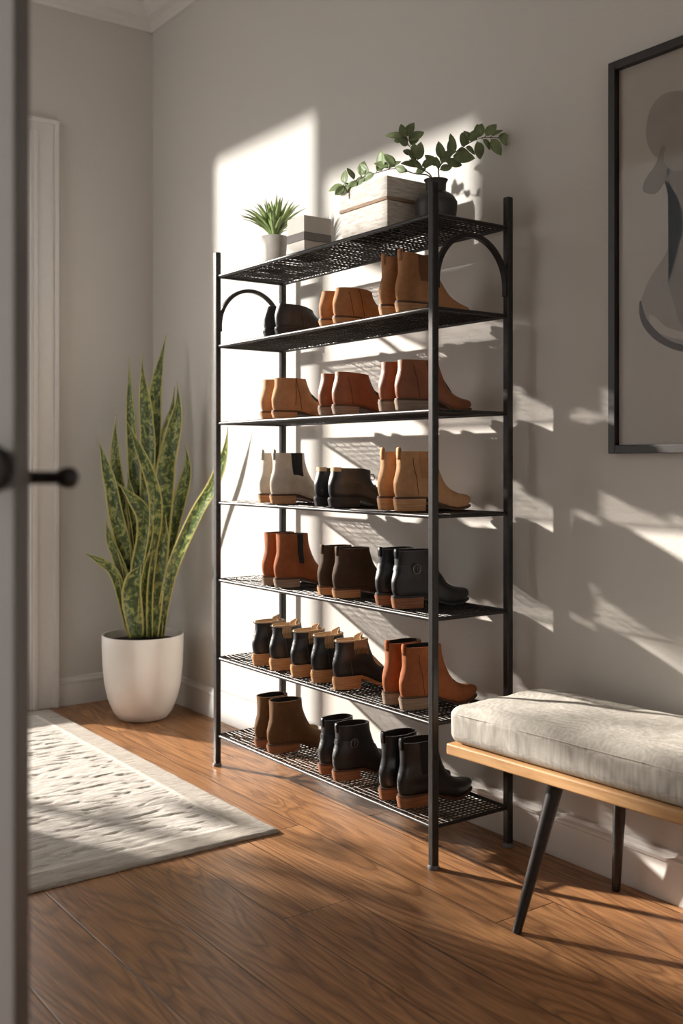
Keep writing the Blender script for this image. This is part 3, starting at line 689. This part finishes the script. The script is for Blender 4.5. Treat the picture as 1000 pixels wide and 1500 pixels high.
sprig([nk+Vector((-.006, .004, 0)), mouth+Vector((-.01, .004, 0)), W(615, 245, -.02), W(604, 222, -.03), W(593, 203, -.04)],
      [(.42, 150, 1.1), (.42, 70, .8), (.5, 172, 1.2), (.5, 25, .8), (.58, 140, 1.0), (.62, 80, 1.15), (.66, 100, .9), (.72, 165, .6), (.84, 150, .8), (.86, 60, 1.0), (.9, 130, .9), (.94, 35, 1.25), (.96, 175, .7), (1, 158, 1.3), (1, 110, .8), (1, 62, 1.0)],
      'upright leafy green branch in the dark vase, leaning slightly left', 1)
sprig([nk+Vector((.006, -.004, 0)), mouth+Vector((.006, -.006, .0)), W(643, 245, .0), W(660, 228, .02), W(683, 212, .03), W(705, 202, .035), W(728, 202, .04)],
      [(.28, 100, .9), (.3, 20, .9), (.34, 140, 1.1), (.38, 60, 1.2), (.42, -5, 1.2), (.42, 110, 1.2), (.48, 75, 1.3), (.5, -12, 1.5), (.55, 100, 1.2), (.58, 10, 1.1), (.62, 70, 1.3), (.66, -20, .9), (.7, 60, 1.0), (.74, 115, .8), (.78, -70, 1.2), (.8, 70, 1.1), (.83, 95, .9), (.86, -40, .9), (.88, 50, 1.1), (.92, -60, 1.2), (.94, 40, .9), (1, 20, .8), (1, -12, 1.1)],
      'long leafy green branch in the dark vase reaching right toward the wall', 2)
sprig([nk+Vector((-.004, .010, 0)), mouth+Vector((-.006, .012, .002)), at_x(606, 254, -.225), at_x(580, 247, -.25), at_x(555, 252, -.27), at_x(528, 261, -.30), at_x(506, 272, -.33)],
      [(.34, 20, .7), (.4, 160, .8), (.5, 130, 1.1), (.52, -10, .7), (.58, 150, 1.1), (.6, 40, 1.0), (.66, 95, 1.2), (.7, 200, 1.0), (.72, 60, 1.0), (.76, 130, 1.0), (.8, 215, 1.0), (.84, 80, 1.1), (.88, 230, 1.0), (.9, 120, 1.0), (.94, 215, .9), (1, 190, 1.1), (1, 100, .9), (1, 225, 1.0)],
      'leafy green branch trailing left over the whitewashed box lid', 3)

# ------------------------------------------------------------------ snake plant
PP = Vector((-.245, 4.02, 0))
r = tag(empty('potted_snake_plant', PP), 'tall snake plant with yellow edged leaves in a round white pot', 'plant')
bm = bmesh.new(); lathe(bm, [(a_*.955, b_) for a_, b_ in [(0, 0), (.085, 0), (.105, .006), (.128, .035), (.150, .085), (.165, .15), (.172, .22), (.175, .30), (.176, .345), (.174, .351), (.168, .350), (.165, .34), (.163, .315), (0, .315)]], n=72); obj('pot', bm, M['pot_white'], r, sharp=50)
bm = bmesh.new(); lathe(bm, [(.155, .318), (.1, .326), (0, .332)], n=40); obj('soil', bm, M['soil'], r)
def zp(X, Y): return (X/2.309, 450+Y/2.309)
LV = [  # tip first, zoomed photo coordinates; width; twist deg; depth offset at the tip; depth offset at base
 ([(563, 85), (545, 180), (528, 290), (522, 400), (512, 560), (508, 800), (512, 1115)], 46, 10, .12, .04),
 ([(435, 170), (440, 290), (446, 420), (455, 600), (470, 820), (478, 1115)], 34, 20, .08, .04),
 ([(479, 160), (483, 260), (494, 380), (503, 500), (500, 700), (498, 900), (495, 1115)], 48, -25, .04, .02),
 ([(590, 270), (582, 350), (565, 430), (550, 540), (538, 760), (525, 1115)], 44, 0, .12, .05),
 ([(598, 250), (604, 330), (590, 420), (566, 520), (552, 640), (535, 820), (525, 1115)], 58, 15, -.02, -.02),
 ([(393, 362), (388, 450), (394, 550), (420, 680), (445, 820), (465, 1115)], 36, -20, .03, .02),
 ([(330, 440), (352, 510), (376, 600), (392, 700), (415, 800), (440, 920), (455, 1115)], 44, 15, -.02, 0),
 ([(422, 375), (462, 455), (502, 550), (524, 640), (522, 740), (500, 860), (482, 980), (480, 1115)], 38, 25, -.12, -.06),
 ([(395, 590), (440, 640), (484, 700), (492, 780), (472, 880), (462, 980), (462, 1115)], 50, -20, -.10, -.05),
 ([(625, 462), (634, 540), (612, 640), (585, 740), (560, 850), (548, 960), (535, 1115)], 42, 0, .0, .02),
 ([(770, 405), (758, 500), (722, 600), (668, 690), (620, 790), (580, 890), (555, 1000), (540, 1115)], 36, 10, -.30, -.01),
 ([(355, 715), (374, 790), (402, 860), (424, 940), (445, 1115)], 30, 10, -.03, -.02),
 ([(285, 833), (340, 858), (385, 895), (412, 970), (445, 1115)], 30, 0, -.06, -.02),
 ([(478, 870), (452, 930), (446, 1000), (462, 1115)], 56, 10, -.10, -.08),
 ([(500, 690), (508, 800), (500, 900), (498, 1000), (500, 1115)], 50, -10, -.05, -.05),
 ([(430, 560), (446, 650), (462, 760), (470, 900), (476, 1115)], 46, 10, .02, .01),
 ([(560, 700), (548, 800), (530, 900), (520, 1000), (515, 1115)], 50, 10, -.06, -.05)]
DP = (PP-CAM).dot(FW)
for tip, w, tw, dt, db in LV:
    n = len(tip); pts = []
    for i, (X, Y) in enumerate(tip):
        u = i/(n-1); px, py = zp(X, Y); pts.append(at_d(px, py, DP+dt*(1-u)**1.2+db*u))
    pts.reverse(); sm = []
    for i in range(n-1):
        a = pts[max(0, i-1)]; b = pts[i]; c_ = pts[i+1]; d_ = pts[min(n-1, i+2)]
        for k in range(7):
            t_ = k/7; sm.append(.5*((2*b)+(c_-a)*t_+(2*a-5*b+4*c_-d_)*t_*t_+(3*b-a-3*c_+d_)*t_**3))
    sm.append(pts[-1]); m_ = len(sm); bm = bmesh.new(); uvl = bm.loops.layers.uv.new('UVMap'); g = []; NX = 8
    base = sm[0].copy(); Wd = w/2.309/F*DP/2; acc = 0
    ln_ = [0]
    for i in range(1, m_): ln_.append(ln_[-1]+(sm[i]-sm[i-1]).length)
    for i in range(m_):
        T = (sm[min(m_-1, i+1)]-sm[max(0, i-1)]).normalized(); u = ln_[i]/ln_[-1]
        N = Matrix.Rotation(math.radians(tw*(1-u)+tw*2.0*math.sin(u*5)*.6), 3, T) @ (-FW); S = T.cross(N).normalized(); N = S.cross(T).normalized()
        ww = Wd*(.50+.62*math.sin(PI*min(1, u*.8+.12)))*(1-sstep(u, .78, 1.0)**1.3)*1.02+.0004
        g.append([(sm[i]-PP+S*ww*q+N*(abs(q)**1.6)*ww*.45, .5+q/2, ln_[i]*.9) for q in [-1+2*k/NX for k in range(NX+1)]])
    vv = [[bm.verts.new(p_[0]) for p_ in row_] for row_ in g]
    for i in range(m_-1):
        for k in range(NX):
            f = bm.faces.new((vv[i][k], vv[i][k+1], vv[i+1][k+1], vv[i+1][k]))
            for lp, (a, b) in zip(f.loops, ((i, k), (i, k+1), (i+1, k+1), (i+1, k))): lp[uvl].uv = (g[a][b][1], g[a][b][2])
    o = obj('leaf', bm, M['snake'], r, recalc=False); s_ = o.modifiers.new('thick', 'SOLIDIFY'); s_.thickness = .0025

# ------------------------------------------------------------------ rug
RXa, RXb, RYa, RYb = -1.51, -.515, 2.545, 4.365
r0 = Vector(((RXa+RXb)/2, (RYa+RYb)/2, 0)); bm = bmesh.new(); nx, ny = 150, 340; hx_, hy_ = (RXb-RXa)/2, (RYb-RYa)/2; g = []
for i in range(nx+1):
    row_ = []
    for j in range(ny+1):
        x = -hx_+2*hx_*i/nx; y = -hy_+2*hy_*j/ny; e = min(hx_-abs(x), hy_-abs(y))
        xw = x+.003*noise.noise(Vector((y*14, 3, 0)))*(1 if abs(abs(x)-hx_) < .05 else 0); yw = y+.004*noise.noise(Vector((x*12, 7, 0)))*(1 if abs(abs(y)-hy_) < .05 else 0)
        wy = y + .03*noise.noise(Vector((x*5, y*5, 5))) + .05*x; q = noise.noise(Vector((x*13, wy*48, 0))); rg_ = max(0, -q-.18)*1.0
        q2 = noise.noise(Vector((x*55, y*55, 9)))
        amp = sstep(e, .09, .13)
        z = .0115 - .0042*min(1, rg_*4)*amp + .0012*q2 + (.0012 if .09 < e < .105 else 0)
        if e < .012: z -= .006*(1-e/.012)**2
        row_.append(bm.verts.new((xw, yw, z)))
    g.append(row_)
for i in range(nx):
    for j in range(ny): bm.faces.new((g[i][j], g[i+1][j], g[i+1][j+1], g[i][j+1]))
rim = [g[i][0] for i in range(nx+1)]+[g[nx][j] for j in range(1, ny+1)]+[g[i][ny] for i in range(nx-1, -1, -1)]+[g[0][j] for j in range(ny-1, 0, -1)]
low = [bm.verts.new((v_.co.x, v_.co.y, .0005)) for v_ in rim]
for k in range(len(rim)): bm.faces.new((rim[k], low[k], low[(k+1) % len(rim)], rim[(k+1) % len(rim)]))
bm.faces.new(low)
o = tag(obj('rug', bm, M['rug']), 'pale grey beige textured runner rug lying on the wooden floor', 'rug'); o.location = r0

# ------------------------------------------------------------------ bench
BR = math.radians(3.2); BL, BD = 1.25, .36
# origin at the middle of the bench on the floor; local Y along bench (far end = +Y)
far_front = Vector((-.415, 1.945, 0))
ax = Vector((-math.sin(-BR)*-1, 0, 0))
rotm = Matrix.Rotation(BR, 3, 'Z')
org = far_front - rotm @ Vector((-BD/2, BL/2, 0))
r = tag(empty('bench', org, BR), 'low oak bench with dark tapered legs at the right edge', 'bench')
ZB0, ZB1 = .343, .372
bm = bmesh.new(); box(bm, -BD/2, BD/2, -BL/2, BL/2, ZB0, ZB1); obj('seat_board', bm, M['bench_wood'], r, smooth=True, bevel=.005)
for sx in (-1, 1):
    for sy in (-1, 1):
        tx, ty = sx*(BD/2-.06), sy*(BL/2-.30); bx, by = sx*(BD/2-.020)-(.05 if sx < 0 else 0), sy*(BL/2-.255)
        bm = bmesh.new(); tube(bm, [(bx, by, 0), (bx+(tx-bx)*.5, by+(ty-by)*.5, ZB0*.5), (tx, ty, ZB0)], [.0105, .0145, .0185], 20); lg = obj('leg', bm, M['iron'], r, sharp=40)
        bm = bmesh.new(); box(bm, tx-.03, tx+.03, ty-.03, ty+.03, ZB0-.005, ZB0+.0005); obj('mounting_plate', bm, M['iron'], lg, smooth=False, bevel=.001)
# cushion: rounded, slightly crumpled box
def cushion_pt(n_, hx_, hy_, hz_, rad):
    q = Vector((n_[0]*hx_, n_[1]*hy_, n_[2]*hz_)); inner = Vector((max(-hx_+rad, min(hx_-rad, q.x)), max(-hy_+rad, min(hy_-rad, q.y)), max(-hz_+rad, min(hz_-rad, q.z))))
    d = q-inner
    return inner + (d.normalized()*rad if d.length > 1e-6 else d)
bm = bmesh.new(); hx_, hy_, hz_ = BD/2-.002, BL/2-.002, .046
seg = {0: 44, 1: 120, 2: 14}; cache = {}
def cv(p):
    k = tuple(round(c_, 5) for c_ in p)
    if k not in cache:
        v_ = cushion_pt(p, hx_, hy_, hz_, .026)
        top = max(0, p[2]); dome = (1-abs(p[0])**3)*(1-abs(p[1])**8)
        v_.z += .012*dome*top
        nz_ = noise.noise(Vector((v_.x*9, v_.y*7, v_.z*9)))*.0045 + noise.noise(Vector((v_.x*26, v_.y*18, v_.z*26+4)))*.0016
        if p[2] > -.9: v_.z += nz_*(top+.15)
        v_.x += (noise.noise(Vector((v_.y*16, v_.z*8, 2)))*.003)*(1 if abs(p[0]) > .95 else 0)*(1 if p[2] > -.95 else .2)
        v_.z += hz_+.001
        cache[k] = bm.verts.new(v_)
    return cache[k]
def lv(n_): return [-1+2*i/n_ for i in range(n_+1)]
for axn in range(3):
    a, b = [i for i in range(3) if i != axn]
    for sg in (-1, 1):
        A, B = lv(seg[a]), lv(seg[b])
        for i in range(len(A)-1):
            for j in range(len(B)-1):
                q = []
                for u, v_ in ((A[i], B[j]), (A[i+1], B[j]), (A[i+1], B[j+1]), (A[i], B[j+1])):
                    p_ = [0, 0, 0]; p_[axn] = sg; p_[a] = u; p_[b] = v_; q.append(cv(p_))
                bm.faces.new(q)
o = tag(empty('bench_cushion', org+Vector((0, 0, ZB1)), BR), 'thick grey beige linen cushion lying on the oak bench', 'cushion')
obj('cushion_cover', bm, M['linen'], o)
bm = bmesh.new(); rp = []
for i in range(200):
    a = 2*PI*i/200
    ca, sa = math.cos(a), math.sin(a); m_ = max(abs(ca), abs(sa)); p_ = (ca/m_, sa/m_)
    q = cushion_pt((p_[0], p_[1], .62), hx_, hy_, hz_, .026); rp.append(Vector((q.x*1.001, q.y*1.0005, q.z+hz_+.002)))
tube(bm, rp, .0016, 6, closed=True); obj('piping', bm, M['linen'], o)

# ------------------------------------------------------------------ picture
FY1 = 1.762; FZ0, FZ1 = 1.087, 2.080; FWD = .70
r = tag(empty('framed_picture', (-.001, FY1-FWD/2, FZ0)), 'large framed abstract print in grey washes hung above the bench', 'picture')
fh = FZ1-FZ0; hw = FWD/2; fw = .0215
for nm, a in (('left', (hw-fw, hw, 0, fh)), ('right', (-hw, -hw+fw, 0, fh)), ('top', (-hw+fw, hw-fw, fh-fw, fh)), ('bottom', (-hw+fw, hw-fw, 0, fw))):
    bm = bmesh.new(); box(bm, -.028, 0, a[0], a[1], a[2], a[3]); obj('frame_rail', bm, M['frame'], r, smooth=True, bevel=.002)
bm = bmesh.new(); box(bm, -.010, -.004, -hw+fw-.002, hw-fw+.002, fw-.002, fh-fw+.002); art = obj('art_print', bm, M['paper'], r, smooth=False)
bm = bmesh.new(); box(bm, -.0195, -.0175, -hw+fw, hw-fw, fw, fh-fw); obj('glass_pane', bm, M['art_glass'], r, smooth=False)
def art_pt(px, py):
    p_ = at_x(px, py, -.012); return (p_.y-r.location.y, p_.z-FZ0)
def smooth_poly(P, k=6):
    out = []; n = len(P)
    for i in range(n):
        a, b, c_, d_ = [Vector(P[(i+j-1) % n]) for j in range(4)]
        for q in range(k):
            t_ = q/k; out.append(tuple(.5*((2*b)+(c_-a)*t_+(2*a-5*b+4*c_-d_)*t_*t_+(3*b-a-3*c_+d_)*t_**3)))
    return out
yc = -.0   # print is composed about its own middle line
def shape(P, mat, lay, sm=True):
    Q = [art_pt(*p_) if p_[0] > 800 else p_ for p_ in P]
    if sm: Q = smooth_poly(Q)
    bm = bmesh.new(); prism(bm, Q, 'x', -.0100-.0004*lay, -.0098); bmesh.ops.triangulate(bm, faces=[f for f in bm.faces if len(f.verts) > 4]); obj('wash_shape', bm, M[mat], art, smooth=False)
body = [(971, 250), (985, 280), (994, 308), (992, 335), (984, 360), (966, 385), (950, 410), (940, 436), (937, 455), (942, 474), (955, 492), (975, 505), (1000, 513), (1040, 512), (1068, 490), (1072, 450), (1050, 400), (1034, 350), (1036, 300), (1060, 255), (1020, 235)]
shape([(983, 134), (965, 142), (952, 160), (946, 186), (947, 208), (956, 226), (968, 232), (980, 215), (1000, 205), (1030, 190), (1030, 150), (1006, 134)], 'ink1', 1)
shape([(969, 214), (960, 240), (945, 262), (941, 278), (950, 284), (963, 281), (975, 262), (984, 240), (980, 222)], 'ink2', 2)
shape([(984, 160), (980, 200), (972, 232), (985, 250), (1010, 240), (1030, 190), (1010, 150)], 'ink1', 3)
shape(body, 'ink1', 1)
shape([(992, 240), (977, 248), (980, 268), (992, 290), (999, 315), (998, 345), (984, 380), (978, 410), (988, 450), (1000, 478), (1030, 470), (1030, 400), (1020, 340), (1030, 280), (1020, 245)], 'ink2', 2)
shape([(937, 440), (936, 458), (941, 476), (955, 494), (975, 507), (1000, 515), (1040, 513), (1040, 506), (1000, 505), (975, 496), (958, 482), (946, 466), (941, 452)], 'ink3', 3)
shape([(950, 462), (956, 478), (975, 492), (1005, 498), (1030, 495), (1030, 485), (1000, 486), (975, 478), (960, 464)], 'paper', 4)

# ------------------------------------------------------------------ unseen shrub, added outside the glazed door to dapple the low sun
sh = tag(empty('sun_filter_shrub', (-2.02, 5.35, 0)), 'unseen leafy shrub added outside the glazed door to filter sun', 'shrub')
bm = bmesh.new(); bl = bmesh.new(); q = random.Random(21)
for k in range(8):
    a = q.uniform(0, 2*PI); e = Vector((.42*math.cos(a)*q.uniform(.2, 1), .3*math.sin(a), q.uniform(1.85, 2.6))); b0 = Vector((0, 0, 0)); mid = Vector((e.x*.35, e.y*.4, e.z*.6))
    P = [b0+(mid-b0)*t_*2 if t_ < .5 else mid+(e-mid)*(t_*2-1) for t_ in [i/10 for i in range(11)]]
    tube(bm, P, [.009-.006*i/10 for i in range(11)], 7)
    for i in range(6):
        p_ = P[q.randint(6, 10)]+Vector((q.uniform(-.3, .3), q.uniform(-.15, .15), q.uniform(-.25, .3))); leaf_mesh(bl, p_, Vector((q.uniform(-1, 1), q.uniform(-.4, .4), q.uniform(-.8, .5))), Vector((0, -1, .3)), q.uniform(.14, .22), q.uniform(.03, .05), q)
obj('stem', bm, M['stem'], sh); o = obj('foliage', bl, M['leaf'], sh, recalc=False)

# ------------------------------------------------------------------ light
w = bpy.data.worlds.new('world'); bpy.context.scene.world = w; w.use_nodes = True
bg = w.node_tree.nodes['Background']; bg.inputs['Color'].default_value = (1.0, .985, .97, 1); bg.inputs['Strength'].default_value = 2.5
def sun(name, d, e, col, ang):
    l = bpy.data.lights.new(name, 'SUN'); l.energy = e; l.color = col; l.angle = math.radians(ang)
    o = bpy.data.objects.new(name, l); C.objects.link(o); o.rotation_euler = Vector(d).to_track_quat('-Z', 'Y').to_euler(); o.location = (-3, 6, 4); return o
sun('sun', (.405, -.914, -.364), 15.5, (1, .92, .83), 1.5)
sun('added_sun', (1, -.05, -.145), 6.2, (1, .97, .92), 2.0)  # second sun, added from the left to make the bright wall patch
